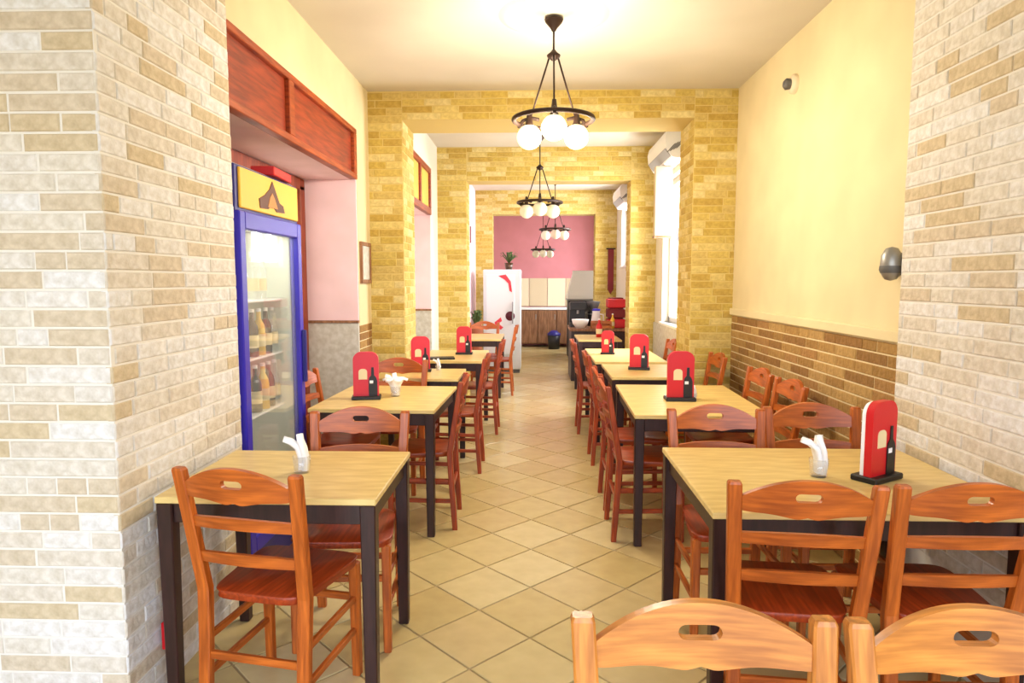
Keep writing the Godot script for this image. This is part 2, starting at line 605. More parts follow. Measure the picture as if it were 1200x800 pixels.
func menu_stand(label: String, at: Vector3, turn: float, m: Material, k := 1.0) -> void:
	var t := thing("menu_stand", label, "menu stand", at, turn, "red menu stands on the tables")
	var w := 0.155
	var h := 0.295
	var outline := func(hw: float, lo: float, hi: float, r: float) -> PackedVector2Array:
		var p := PackedVector2Array([Vector2(-hw, lo), Vector2(hw, lo)])
		for i in 9:
			var a := PI / 2 * i / 8.0
			p.append(Vector2(hw - r + r * cos(a), hi - r + r * sin(a)))
		for i in 9:
			var a := PI / 2 + PI / 2 * i / 8.0
			p.append(Vector2(-hw + r + r * cos(a), hi - r + r * sin(a)))
		return p
	var b := mb()
	box(b, Vector3(-0.088, 0, -0.05), Vector3(0.088, 0.022, 0.05), 0.004)
	obj("tray", b, M.black, t)
	var st := mb()
	prism(st, outline.call(w / 2, 0.02, h, 0.05), flat, -0.006, 0.022)
	obj("panel", st, m, t)
	var cards := mb()
	prism(cards, outline.call(w / 2 - 0.004, 0.02, h - 0.006, 0.046), flat, -0.022, -0.008)
	obj("menu_cards", cards, M.paper, t)
	var lb := mb()
	prism(lb, outline.call(0.026, 0.125, 0.19, 0.02), func(p: Vector2, z: float): return Vector3(p.x - 0.018, p.y, z), 0.022, 0.0245)
	obj("label", lb, M.label, t)
	var bt := mb()
	var bottle := PackedVector2Array([Vector2(0.016, 0.022), Vector2(0.068, 0.022), Vector2(0.068, 0.115), Vector2(0.062, 0.135), Vector2(0.05, 0.15), Vector2(0.048, 0.2), Vector2(0.034, 0.2), Vector2(0.032, 0.15), Vector2(0.02, 0.135), Vector2(0.016, 0.115)])
	prism(bt, bottle, flat, 0.022, 0.026)
	obj("bottle_print", bt, M.black, t)
	var wl := mb()
	box(wl, Vector3(0.022, 0.1, 0.0255), Vector3(0.044, 0.118, 0.028), 0.001)
	obj("label", wl, M.paper, t)
	t.scale = Vector3.ONE * k


func sheet(st: SurfaceTool, pts: Array, half: Array, thick := 0.006, dir := Vector3(0, 0, 1)) -> void:     # a folded strip of paper along pts
	var rings := []
	for i in pts.size():
		var a: Vector3 = pts[maxi(i - 1, 0)]
		var b: Vector3 = pts[mini(i + 1, pts.size() - 1)]
		var y := (b - a).normalized()
		var n := y.cross(dir).normalized()
		var p: Vector3 = pts[i]
		var d: Vector3 = dir * float(half[i])
		rings.append([p - d - n * thick / 2, p - d + n * thick / 2, p + n * thick, p + d + n * thick / 2, p + d - n * thick / 2, p - n * thick * 0.4])
	skin(st, rings)


func napkins(label: String, at: Vector3, turn: float, k := 1.0, bushy := false) -> void:
	var t := thing("napkin_holder", label, "napkins", at, turn, "white napkins standing on the tables")
	var g := mb(true)
	lathe(g, [[0.0, 0.0], [0.026, 0.0], [0.028, 0.003], [0.032, 0.062], [0.0305, 0.062], [0.026, 0.006], [0.0, 0.005]], Vector3.ZERO, 20)
	obj("tumbler", g, M.tumbler, t)
	var st := mb(true)
	sheet(st, [Vector3(0.01, 0.008, 0), Vector3(0.012, 0.05, 0), Vector3(0.006, 0.09, 0.002), Vector3(-0.004, 0.118, 0.004), Vector3(-0.008, 0.142, 0.004)], [0.02, 0.024, 0.027, 0.025, 0.008], 0.016)
	obj("napkin", st, M.paper, t)
	var s2 := mb(true)
	sheet(s2, [Vector3(-0.004, 0.012, 0), Vector3(-0.004, 0.06, 0), Vector3(-0.014, 0.095, 0), Vector3(-0.036, 0.115, 0), Vector3(-0.062, 0.124, 0)], [0.018, 0.022, 0.024, 0.02, 0.006], 0.014)
	obj("napkin", s2, M.paper, t)
	if bushy:
		for i in 6:
			var a := TAU * i / 6.0
			var s3 := mb(true)
			var d := Vector3(cos(a), 0, sin(a))
			sheet(s3, [d * 0.008 + Vector3(0, 0.02, 0), d * 0.02 + Vector3(0, 0.07, 0), d * 0.05 + Vector3(0, 0.11, 0), d * 0.075 + Vector3(0, 0.1, 0)], [0.015, 0.025, 0.03, 0.012], 0.01, d.cross(Vector3.UP))
			obj("napkin", s3, M.paper, t)
	t.scale = Vector3.ONE * k


func chandelier(label: String, x: float, d: float, ring_y: float, lit: bool, energy := 1.0) -> void:
	var t := thing("chandelier", label, "chandelier", V(x, CEIL, d), 0.0, "bronze three-globe chandeliers")
	var drop := ring_y - CEIL
	var st := mb(true)
	lathe(st, [[0.0, -0.098], [0.012, -0.096], [0.02, -0.08], [0.05, -0.045], [0.056, -0.03], [0.03, -0.022], [0.018, -0.012], [0.024, 0.0]], Vector3.ZERO, 20)
	obj("canopy", st, M.bronze, t)
	var hub := drop + 0.365
	var r := mb(true)
	tube(r, [Vector3(0, -0.09, 0), Vector3(0, hub, 0)], 0.006)
	obj("rod", r, M.bronze, t)
	var h := mb(true)
	lathe(h, [[0.0, -0.03], [0.014, -0.026], [0.038, -0.006], [0.04, 0.004], [0.02, 0.02], [0.01, 0.034], [0.0, 0.036]], Vector3(0, hub, 0), 18)
	obj("hub", h, M.bronze, t)
	var ring := mb(true)
	var pts := []
	for i in 36: pts.append(Vector3(cos(TAU * i / 36.0) * 0.235, drop, sin(TAU * i / 36.0) * 0.235))
	tube(ring, pts, 0.014, 8, true)
	obj("ring", ring, M.bronze, t)
	for k in 3:
		var a := PI / 2 + TAU * k / 3.0
		var o := Vector3(cos(a), 0, sin(a))
		var c := mb(true)
		tube(c, [o * 0.03 + Vector3(0, hub - 0.005, 0), o * 0.155 + Vector3(0, drop + 0.03, 0)], 0.0055)
		obj("stay", c, M.bronze, t)
		var arm := mb(true)
		tube(arm, [o * 0.1 + Vector3(0, drop + 0.012, 0), o * 0.155 + Vector3(0, drop + 0.03, 0), o * 0.21 + Vector3(0, drop + 0.02, 0), o * 0.24 + Vector3(0, drop - 0.02, 0)], 0.011)
		obj("arm", arm, M.bronze, t)
		var g := o * 0.165 + Vector3(0, drop - 0.084, 0)
		var cup := mb(true)
		lathe(cup, [[0.03, -0.012], [0.034, 0.004], [0.022, 0.024], [0.012, 0.1], [0.0, 0.102]], g + Vector3(0, 0.058, 0), 16)
		obj("holder", cup, M.bronze, t)
		var gl := mb(true)
		ball(gl, g, 0.075, 20)
		obj("globe", gl, M.lit_opal if lit else M.opal, t)
		if lit:
			var l := OmniLight3D.new()
			l.name = "globe_glow"
			l.light_color = c8(255, 243, 220)
			l.light_energy = energy
			l.light_size = 0.06
			l.omni_range = 30.0
			l.omni_attenuation = 2.0
			l.shadow_enabled = true
			l.position = g
			t.add_child(l, true)


func bottle(called: String, label: String, at: Vector3, m: Material, h := 0.24, r := 0.032, group := "") -> void:
	var t := thing(called, label, "bottle", at, 0, group)
	var st := mb(true)
	lathe(st, [[0.0, 0.0], [r, 0.0], [r, h * 0.55], [r * 0.9, h * 0.64], [r * 0.4, h * 0.78], [r * 0.36, h * 0.94], [0.0, h * 0.95]], Vector3.ZERO, 14)
	obj("glass", st, m, t)
	var c := mb(true)
	lathe(c, [[r * 0.42, h * 0.93], [r * 0.42, h], [0.0, h]], Vector3.ZERO, 12)
	obj("cap", c, M.white, t)
	var l := mb(true)
	lathe(l, [[r * 1.03, h * 0.18], [r * 1.03, h * 0.45]], Vector3.ZERO, 14)
	obj("label", l, M.label, t)


func air_conditioner(label: String, at: Vector3, long: float) -> void:       # hung on the window wall, its length along the room, its front towards -X
	var t := thing("air_conditioner", label, "air conditioner", at)
	var st := mb()
	var p := PackedVector2Array([Vector2(0, 0), Vector2(0, 0.28), Vector2(-0.15, 0.28), Vector2(-0.195, 0.25), Vector2(-0.21, 0.19), Vector2(-0.2, 0.1), Vector2(-0.14, 0.01), Vector2(-0.1, 0)])
	prism(st, p, func(q: Vector2, z: float): return Vector3(q.x, q.y, z), -long, 0)
	obj("casing", st, M.plastic, t)
	for i in 4:
		var s := mb()
		cbox(s, Vector3(-0.155 + i * 0.028, 0.09 + i * 0.012, 0.003), Vector3(0.008, 0.11, 0.008), 0.001, Basis(Vector3(0, 0, 1), -0.75))
		obj("vent_slot", s, M.grey_dark, t)
	var f := mb()
	cbox(f, Vector3(-0.178, 0.058, -long / 2), Vector3(0.006, 0.09, long - 0.08), 0.002, Basis(Vector3(0, 0, 1), 0.7))
	obj("louver", f, M.grey, t)


func recess(xw: float, xb: float, d0: float, d1: float, tr0: float, tr1: float, called: String) -> void:
	# pink lined recess behind a wooden transom on the fridge side of the room
	var w := base("trim", "pink plaster lining of the %s wall recess" % called, "trim")
	for e in [["soffit", V(xb, tr0, d0), V(xw - 0.045, tr0 + 0.02, d1 + 0.01), M.pink], ["jamb", V(xb, 1.17, d1 - 0.012), V(xw - 0.004, tr0, d1 + 0.01), M.pink], ["jamb_panel", V(xb, 0, d1 - 0.022), V(xw - 0.002, 1.15, d1 + 0.01), M.wains_grey], ["cap", V(xb, 1.15, d1 - 0.03), V(xw, 1.17, d1 + 0.01), M.cabinet]]:
		var st := mb()
		box(st, e[1], e[2], 0.001)
		obj(e[0], st, e[3], w)


func _ready() -> void:
	rng.seed = 20
	# ------------------------------------------------ camera, sky, lights, exposure
	var cam := Camera3D.new()
	cam.name = "camera"
	add_child(cam)
	cam.fov = rad_to_deg(2.0 * atan(400.0 / FOCAL))
	cam.position = Vector3(0, EYE, 0)
	cam.rotation = Vector3(-atan(71.0 / FOCAL), atan(25.0 / FOCAL), 0)
	cam.near = 0.05
	cam.far = 100.0
	cam.current = true
	var we := WorldEnvironment.new()
	we.name = "surroundings"
	var env := Environment.new()
	var sky := Sky.new()
	var sm := ProceduralSkyMaterial.new()
	sm.sky_top_color = c8(176, 200, 236)
	sm.sky_horizon_color = c8(238, 242, 248)
	sm.ground_bottom_color = c8(150, 146, 138)
	sm.ground_horizon_color = c8(216, 214, 208)
	sm.sky_energy_multiplier = 3.0
	sm.ground_energy_multiplier = 2.0
	sky.sky_material = sm
	env.background_mode = Environment.BG_SKY
	env.sky = sky
	env.ambient_light_source = Environment.AMBIENT_SOURCE_SKY
	env.tonemap_mode = Environment.TONE_MAPPER_LINEAR
	env.tonemap_exposure = 0.53
	env.sdfgi_enabled = true
	env.ssao_enabled = true
	env.ssil_enabled = true
	we.environment = env
	add_child(we)
	# daylight through the glazed shop front behind the camera and the two side windows
	daylight("shop_front_daylight", V(0, 1.55, -1.35), Vector3(5.0, 2.7, 0), 0.0, 8.0, c8(255, 250, 240))
	daylight("near_window_daylight", V(1.6, 1.8, 6.9), Vector3(1.0, 1.4, 0), 90.0, 33.0, c8(250, 250, 255))
	daylight("far_window_daylight", V(1.6, 2.16, 10.38), Vector3(1.0, 0.8, 0), 90.0, 33.0, c8(250, 250, 255))
	daylight("end_window_daylight", V(1.66, 1.9, 13.9), Vector3(1.2, 1.2, 0), 90.0, 12.0, c8(250, 250, 255))
	materials()
	setting()
	furnish()


func daylight(called: String, at: Vector3, size: Vector3, turn: float, energy: float, c: Color) -> void:   # shines along its own -Z
	var l := AreaLight3D.new()
	l.name = called
	l.area_size = Vector2(size.x, size.y)
	l.position = at
	l.rotation_degrees.y = turn
	l.light_color = c
	l.light_energy = energy
	l.area_normalize_energy = true
	l.area_range = 30.0
	l.area_attenuation = 2.0
	l.shadow_enabled = true
	add_child(l)


func setting() -> void:
	# ------------------------------------------------ floor of diagonal tiles
	var fl := base("floor", "beige square floor tiles laid diagonally with darker joints", "floor")
	var st := mb()
	box(st, V(-2.8, -0.2, -1.4), V(2.8, -0.004, 16.0))
	obj("screed", st, M.grout, fl)
	var s := 0.325
	var ti := mb()
	cbox(ti, Vector3(0, -0.005, 0), Vector3(s - 0.009, 0.012, s - 0.009), 0.002)
	ti.generate_normals()
	var tile_mesh := ti.commit()
	var turn := Basis(Vector3.UP, PI / 4)
	var rest := []
	for k in M.tile.size(): rest.append(mb())
	for i in range(-8, 50):
		for j in range(-8, 50):
			var u := 2.19 + s * (i - 7 + 0.5)
			var v := 1.88 + s * (j - 6 + 0.5)
			var x := (u - v) / sqrt(2.0)
			var d := (u + v) / sqrt(2.0)
			if d < -1.3 or d > 15.3 or absf(x) > 2.7: continue
			if d > 2.9 and (x < -2.0 or x > 1.75): continue
			var k: int = rng.randi() % M.tile.size()
			var tilt := rng.randf_range(-0.0006, 0.0006)
			if d > 1.9 and d < 9.0 and x > -1.55 and x < 1.7:
				put("tile", tile_mesh, M.tile[k], fl, Transform3D(turn, V(x, tilt, d)))
			else:
				cbox(rest[k], V(x, -0.005, d), Vector3(s - 0.009, 0.012, s - 0.009), 0.0, turn)
	for k in M.tile.size():
		var o := obj("tiles", rest[k], M.tile[k], fl)
		o.set_meta("kind", "stuff")
	# ------------------------------------------------ ceiling
	var ce := base("ceiling", "warm off-white plaster ceiling running the length of the room", "ceiling")
	st = mb()
	box(st, V(-2.8, CEIL, -1.4), V(2.8, CEIL + 0.2, 16.0))
	obj("plaster", st, M.ceiling, ce)
	st = mb(true)
	lathe(st, [[0.0, -0.016], [0.1, -0.016], [0.12, -0.008], [0.22, -0.01], [0.27, -0.02], [0.3, -0.012], [0.33, 0.002]], V(0.115, CEIL, 4.07), 40)
	obj("ceiling_rose", st, M.ceiling, ce)
	# ------------------------------------------------ the front room around the camera
	wall("wall_front_left", "plain side wall of the front room beside the shop front", [[V(-3.0, 0, -1.4), V(-2.8, CEIL, 2.05)]], M.cream)
	wall("wall_front_right", "plain side wall of the front room on the far side of the door", [[V(2.8, 0, -1.4), V(3.0, CEIL, 2.05)]], M.cream)
	wall("wall_shop_front", "shop front piers and beam around the wide glazed opening", [[V(-3.0, 2.95, -1.6), V(3.0, CEIL + 0.2, -1.4)], [V(-3.0, 0, -1.6), V(-2.55, 2.95, -1.4)], [V(2.55, 0, -1.6), V(3.0, 2.95, -1.4)], [V(-2.55, 0, -1.6), V(2.55, 0.15, -1.4)]], M.cream)
	var pa := wall("wall_pier_front", "pale stone brick face of the pier nearest the camera", [[V(-3.0, 0, 2.06), V(-1.341, CEIL, 2.3)]], M.mortar_pale)
	lay(pa, V(-1.95, 0, 2.06), RT, BK, 0.61, CEIL - 0.005, M.pale, 0.061, [0.1, 0.16, 0.2, 0.24, 0.3, 0.34])
	var pb := wall("wall_pier_side", "pale stone brick flank of the pier beside the drinks fridge", [[V(-2.4, 0, 2.3), V(-1.341, CEIL, 2.97)]], M.mortar_pale)
	lay(pb, V(-1.341, 0, 2.055), FW, RT, 0.915, CEIL - 0.005, M.pale, 0.061, [0.12, 0.18, 0.22, 0.26, 0.3])
	var pc := wall("wall_right_pier", "pale stone brick pier beside the large near table", [[V(1.611, 0, 1.7), V(3.0, CEIL, 2.985)]], M.mortar_pale)
	lay(pc, V(1.611, 0, 2.985), BK, -RT, 1.285, CEIL - 0.005, M.pale, 0.061, [0.14, 0.2, 0.24, 0.28, 0.34], false, 0.4)
	# ------------------------------------------------ first bay: recess, transom, cream walls
	var wl := wall("wall_left", "cream plaster wall over and beyond the wooden transom", [[V(-2.2, 2.64, 2.97), V(-1.37, CEIL, 5.6)], [V(-2.2, 0, 5.21), V(-1.37, 2.64, 5.6)], [V(-2.2, 2.28, 2.97), V(-1.42, 2.64, 5.21)], [V(-2.2, 0, 2.97), V(-1.95, 2.3, 5.21)]], M.cream)
	lay(wl, V(-1.37, 0, 5.2), FW, RT, 0.39, 1.13, M.brown, 0.062)
	recess(-1.37, -1.95, 2.97, 5.2, 2.26, 2.64, "fridge")
	var tr := base("trim", "red-brown wooden transom with two panels above the drinks fridge", "trim")
	for e in [["rail", 2.26, 2.30, 2.97, 5.2], ["rail", 2.6, 2.64, 2.97, 5.2], ["stile", 2.30, 2.6, 5.13, 5.2], ["stile", 2.30, 2.6, 3.78, 3.86], ["stile", 2.3, 2.6, 2.97, 3.02]]:
		st = mb()
		box(st, V(-1.42, e[1], e[3]), V(-1.362, e[2], e[4]), 0.004)
		obj(e[0], st, M.transom_frame, tr)
	for e in [[3.02, 3.78], [3.86, 5.13]]:
		st = mb()
		box(st, V(-1.42, 2.3, e[0]), V(-1.388, 2.6, e[1]), 0.002)
		obj("panel", st, M.transom, tr)
	var dr := base("door_1", "red-brown wooden doorway at the back of the fridge recess", "door")
	for e in [["post", V(-1.95, 0, 5.08), V(-1.77, 2.2, 5.178)], ["lintel", V(-1.95, 2.17, 3.0), V(-1.77, 2.255, 5.178)], ["leaf", V(-1.94, 0.01, 4.1), V(-1.89, 2.17, 5.08)], ["post", V(-1.95, 0, 4.0), V(-1.77, 2.17, 4.1)]]:
		st = mb()
		box(st, e[1], e[2], 0.004)
		obj(e[0], st, M.white if e[0] == "leaf" else M.door_wood, dr)
	var wr := wall("wall_right", "cream plaster wall above the brown brick wainscot", [[V(1.655, 0, 2.985), V(1.95, CEIL, 5.6)]], M.cream)
	lay(wr, V(1.655, 0, 5.6), BK, -RT, 2.615, 1.195, M.brown, 0.06, [0.14, 0.18, 0.22, 0.24, 0.3])
	var bb := base("trim", "cream dado rail capping the brown brick wainscot", "trim")
	st = mb()
	box(st, V(1.632, 1.2, 2.985), V(1.66, 1.256, 5.6), 0.006)
	obj("rail", st, M.cream, bb)
	portal(5.6, 0.5, -1.6, 1.9, -1.087, 1.307, 2.8, 0.0, "first")
	# ------------------------------------------------ second bay
	var w2 := wall("wall_left_middle", "pale wall of the second bay around its pink recess", [[V(-1.6, 2.7, 6.1), V(-1.13, CEIL, 7.9)], [V(-1.6, 0, 7.39), V(-1.13, 2.7, 7.9)], [V(-1.6, 0, 6.1), V(-1.13, 2.7, 6.16)], [V(-1.7, 0, 6.1), V(-1.55, 2.7, 7.9)]], M.white_wall)
	w2.set_meta("category", "wall")
	recess(-1.13, -1.55, 6.16, 7.38, 2.2, 2.7, "second")
	var t2 := base("trim", "small wooden transom with an amber pane in the second bay", "trim")
	for e in [["rail", 2.2, 2.27, 6.16, 7.38], ["rail", 2.64, 2.7, 6.16, 7.38], ["stile", 2.27, 2.64, 7.3, 7.38], ["stile", 2.27, 2.64, 6.16, 6.24], ["stile", 2.27, 2.64, 6.68, 6.75]]:
		st = mb()
		box(st, V(-1.17, e[1], e[3]), V(-1.12, e[2], e[4]), 0.004)
		obj(e[0], st, M.transom, t2)
	for e in [[6.24, 6.68], [6.75, 7.3]]:
		st = mb()
		box(st, V(-1.16, 2.27, e[0]), V(-1.14, 2.64, e[1]), 0.002)
		obj("pane", st, M.amber_glass, t2)
	wall("wall_right_middle", "pale wall of the second bay around the near side window", [[V(1.43, 0, 6.1), V(1.75, 1.03, 7.9)], [V(1.43, 2.56, 6.1), V(1.75, CEIL, 7.9)], [V(1.43, 1.03, 6.1), V(1.75, 2.56, 6.38)], [V(1.43, 1.03, 7.46), V(1.75, 2.56, 7.9)]], M.white_wall)
	window_("window_1", "bright near side window with white frame and dark handles", 6.38, 7.46, 1.03, 2.56)
	var gp := base("trim", "grey wainscot panel under the near side window", "trim")
	st = mb()
	box(st, V(1.412, 0, 5.97), V(1.44, 1.0, 7.88), 0.004)
	obj("panel", st, M.wains_grey, gp)
	portal(7.9, 0.3, -1.6, 1.9, -0.785, 1.13, 2.64, 0.0, "second")
	# ------------------------------------------------ third bay
	wall("wall_left_rear", "pinkish white wall of the third bay behind the white cooler", [[V(-1.6, 0, 8.2), V(-1.0, CEIL, 11.6)]], M.pink)
	wall("wall_right_rear", "pale wall of the third bay around the far side window", [[V(1.43, 0, 8.2), V(1.75, 1.72, 11.6)], [V(1.43, 2.6, 8.2), V(1.75, CEIL, 11.6)], [V(1.43, 1.72, 8.2), V(1.75, 2.6, 9.8)], [V(1.43, 1.72, 10.95), V(1.75, 2.6, 11.6)]], M.white_wall)
	window_("window_2", "bright far side window high on the wall of the third bay", 9.8, 10.95, 1.72, 2.6)
	portal(11.6, 0.3, -1.6, 1.9, -0.71, 1.065, 2.62, 0.0, "third", true)
	# ------------------------------------------------ last bay
	wall("wall_kitchen_left", "pale side wall of the last bay next to the pink wall", [[V(-1.3, 0, 11.9), V(-1.1, CEIL, 15.4)]], M.white_wall)
	wall("wall_kitchen_right", "pale side wall of the last bay behind the white hood", [[V(1.5, 0, 11.9), V(1.75, 1.2, 15.4)], [V(1.5, 2.6, 11.9), V(1.75, CEIL, 15.4)], [V(1.5, 1.2, 11.9), V(1.75, 2.6, 13.2)], [V(1.5, 1.2, 14.6), V(1.75, 2.6, 15.4)]], M.white_wall)
	wall("wall_back", "rose pink end wall closing the far end of the room", [[V(-1.3, 0, 15.4), V(1.7, CEIL, 15.6)]], M.deep_pink)


func window_(called: String, label: String, d0: float, d1: float, y0: float, y1: float) -> void:
	var w := base(called, label, "window")
	var mid := (d0 + d1) / 2
	for e in [["frame", d0, d1, y0, y0 + 0.06], ["frame", d0, d1, y1 - 0.06, y1], ["frame", d0, d0 + 0.06, y0, y1], ["frame", d1 - 0.06, d1, y0, y1], ["sash", mid - 0.05, mid + 0.05, y0, y1]]:
		var st := mb()
		box(st, V(1.5, e[3], e[1]), V(1.56, e[4], e[2]), 0.004)
		obj(e[0], st, M.plastic, w)
	for e in [[d0 + 0.06, mid - 0.05], [mid + 0.05, d1 - 0.06]]:
		var st := mb()
		box(st, V(1.527, y0 + 0.06, e[0]), V(1.533, y1 - 0.06, e[1]))
		obj("pane", st, M.glass, w)
	for y in [y0 + (y1 - y0) * 0.42, y0 + (y1 - y0) * 0.56]:
		var h := mb()
		box(h, V(1.46, y, mid - 0.012), V(1.5, y + 0.13, mid + 0.012), 0.004)
		obj("handle", h, M.grey_dark, w)
	var sl := mb()
	box(sl, V(1.4, y0 - 0.03, d0 - 0.03), V(1.5, y0, d1 + 0.03), 0.004)
	obj("sill", sl, M.plastic, w)


func furnish() -> void:
	# ------------------------------------------------ tables
	table(-1.285, -0.527, 2.16, 2.79, "small table against the pale brick pier, one tilted chair before it")
	table(-1.28, -0.545, 3.72, 4.58, "table beside the drinks fridge with a red menu stand and bushy white napkins", -2.0)
	table(-1.22, -0.56, 4.92, 5.5, "table in front of the first arch pier on the fridge side")
	table(-1.08, -0.47, 6.02, 7.0, "pale shining table just through the first arch on the fridge side")
	table(-0.98, -0.4, 8.3, 9.2, "farthest small table before the white cooler")
	table(0.57, 1.585, 2.07, 2.9, "large wide table against the pale brick pier with four chairs")
	table(0.57, 1.32, 3.6, 4.68, "long table along the brown brick wainscot with a bright red menu stand", -1.5)
	table(0.6, 1.22, 5.05, 5.85, "table standing under the first arch on the window side")
	table(0.56, 1.22, 6.0, 7.2, "table in the second bay below the window with a small red stand")
	table(0.56, 1.1, 8.25, 9.1, "far table just before the cluttered service counter")
	# ------------------------------------------------ chairs
	var oak := make_chair("oak", "red", "orange-brown chair with slotted rail tucked at the large table, nearest the aisle")
	oak.position = V(0.805, 0, 1.99)
	oak.rotation_degrees.y = -6.0
	var g := "ladder-back wooden dining chairs"
	oak.scale.y = 1.02
	oak.set_meta("group", g)
	dup(oak, "orange-brown chair at the large table, tucked beside the pale brick pier", V(1.272, 0, 1.985), 0.0, g)
	dup(oak, "chair turned slightly askew before the small table by the pale pier", V(-0.905, 0, 2.06), -11.0, g)
	dup(oak, "chair between the small near table and the table with bushy napkins", V(-0.778, 0, 2.87), 183.0, g)
	dup(oak, "chair behind the large table facing the camera, its slot dark, nearer the aisle", V(0.842, 0, 2.98), 180.0, g)
	dup(oak, "chair behind the large table facing the camera, next to the brick wainscot", V(1.3, 0, 3.04), 180.0, g)
	dup(oak, "orange chair inside the pink recess at the table beside the fridge", V(-1.4, 0, 4.22), -90.0, g)
	dup(oak, "chair just behind the bushy napkins, before the arch pier", V(-1.005, 0, 4.82), 180.0, g)
	dup(oak, "first chair along the brown brick wainscot, closest to the large table", V(1.43, 0, 3.89), 90.0, g)
	dup(oak, "second chair along the brown brick wainscot, closest to the arch pier", V(1.42, 0, 4.39), 90.0, g)
	dup(oak, "chair behind the bright red menu stand, against the arch pier", V(1.4, 0, 5.33), 90.0, g)
	dup(oak, "wooden chair below the near side window in the second bay", V(1.3, 0, 6.6), 90.0, g)
	dup(oak, "distant chair with its back to the aisle before the white cooler", V(-0.3, 0, 8.7), 90.0, g)
	dup(oak, "distant chair facing the camera in front of the white cooler", V(-0.7, 0, 9.35), 180.0, g)
	var dark := make_chair("chestnut", "chestnut", "reddish chair on the aisle side of the table with bushy napkins")
	dark.position = V(-0.5, 0, 4.03)
	dark.rotation_degrees.y = 92.0
	dark.scale.y = 1.02
	dark.set_meta("group", g)
	dup(dark, "reddish aisle chair at the table before the first arch pier, fridge side", V(-0.44, 0, 5.2), 90.0, g)
	dup(dark, "reddish aisle chair at the shining table through the first arch", V(-0.38, 0, 6.5), 90.0, g)
	dup(dark, "reddish aisle chair at the long wainscot table, closest to the camera", V(0.49, 0, 3.88), -90.0, g)
	dup(dark, "reddish aisle chair at the long wainscot table, closest to the arch", V(0.5, 0, 4.4), -90.0, g)
	dup(dark, "reddish aisle chair at the table standing under the first arch", V(0.51, 0, 5.45), -90.0, g)
	dup(dark, "reddish aisle chair at the second bay table below the window", V(0.47, 0, 6.55), -90.0, g)
	var tan_ := make_chair("tan", "tan", "pale tan chair closest to the camera, its whole curved top rail in view")
	tan_.scale.x = 1.06
	tan_.position = V(0.307, 0, 1.09)
	tan_.rotation_degrees.y = 180.0
	tan_.set_meta("group", g)
	dup(tan_, "pale tan chair in the corner of the view, its top rail cut off", V(0.797, 0, 1.085), 180.0, g)
	# ------------------------------------------------ on the tables
	menu_stand("red menu stand on the large near table, turned sideways by the brick pier", V(1.272, 0.75, 2.45), 33.0, M.red)
	menu_stand("bright red menu stand with black base on the long wainscot table", V(0.9, 0.75, 4.07), 0.0, M.red, 1.03)
	menu_stand("red menu stand on the table standing under the first arch", V(0.875, 0.75, 5.5), -8.0, M.red)
	menu_stand("small red stand on the second bay table below the window", V(0.745, 0.75, 6.65), -10.0, M.red, 0.8)
	menu_stand("rosy red menu stand on the table beside the drinks fridge", V(-1.035, 0.75, 4.06), 10.0, M.rose_red)
	menu_stand("rosy red menu stand on the table in front of the arch pier", V(-0.91, 0.75, 5.32), 6.0, M.rose_red, 0.97)
	menu_stand("rosy red menu stand on the shining table through the first arch", V(-0.69, 0.75, 6.6), 0.0, M.rose_red, 0.95)
	napkins("white napkins standing in a glass on the small table by the pale pier", V(-0.885, 0.75, 2.47), 15.0, 1.05)
	napkins("white napkins fanned from a glass on the large near table", V(1.072, 0.75, 2.48), 0.0, 1.1)
	napkins("bushy white napkins beside the rosy stand at the fridge-side table", V(-0.875, 0.75, 4.16), 0.0, 1.05, true)
	napkins("small white napkins by the bright red stand on the wainscot table", V(1.0, 0.75, 4.12), 0.0, 0.6)
	napkins("little white napkins beside the rosy stand before the arch pier", V(-0.775, 0.75, 5.38), 0.0, 0.7)
	var st := mb()
	box(st, Vector3(-0.12, 0, -0.08), Vector3(0.12, 0.015, 0.08), 0.004)
	lone("serving_tray", "dark flat tray on the shining table through the first arch", "tray", st, M.black, V(-0.86, 0.75, 6.2), 10.0)
	# ------------------------------------------------ lamps
	chandelier("lit chandelier with three glowing globes hanging nearest in the dining room", 0.115, 4.05, 2.43, true, 1.9)
	chandelier("unlit bronze chandelier hanging in the second bay beyond the first arch", 0.065, 7.2, 2.31, false)
	chandelier("unlit bronze chandelier hanging in the third bay", 0.33, 10.4, 2.27, false)
	chandelier("lowest unlit chandelier hanging before the pink end wall", 0.19, 13.4, 2.1, false)
	fridge()
	small_things()
	far_end()


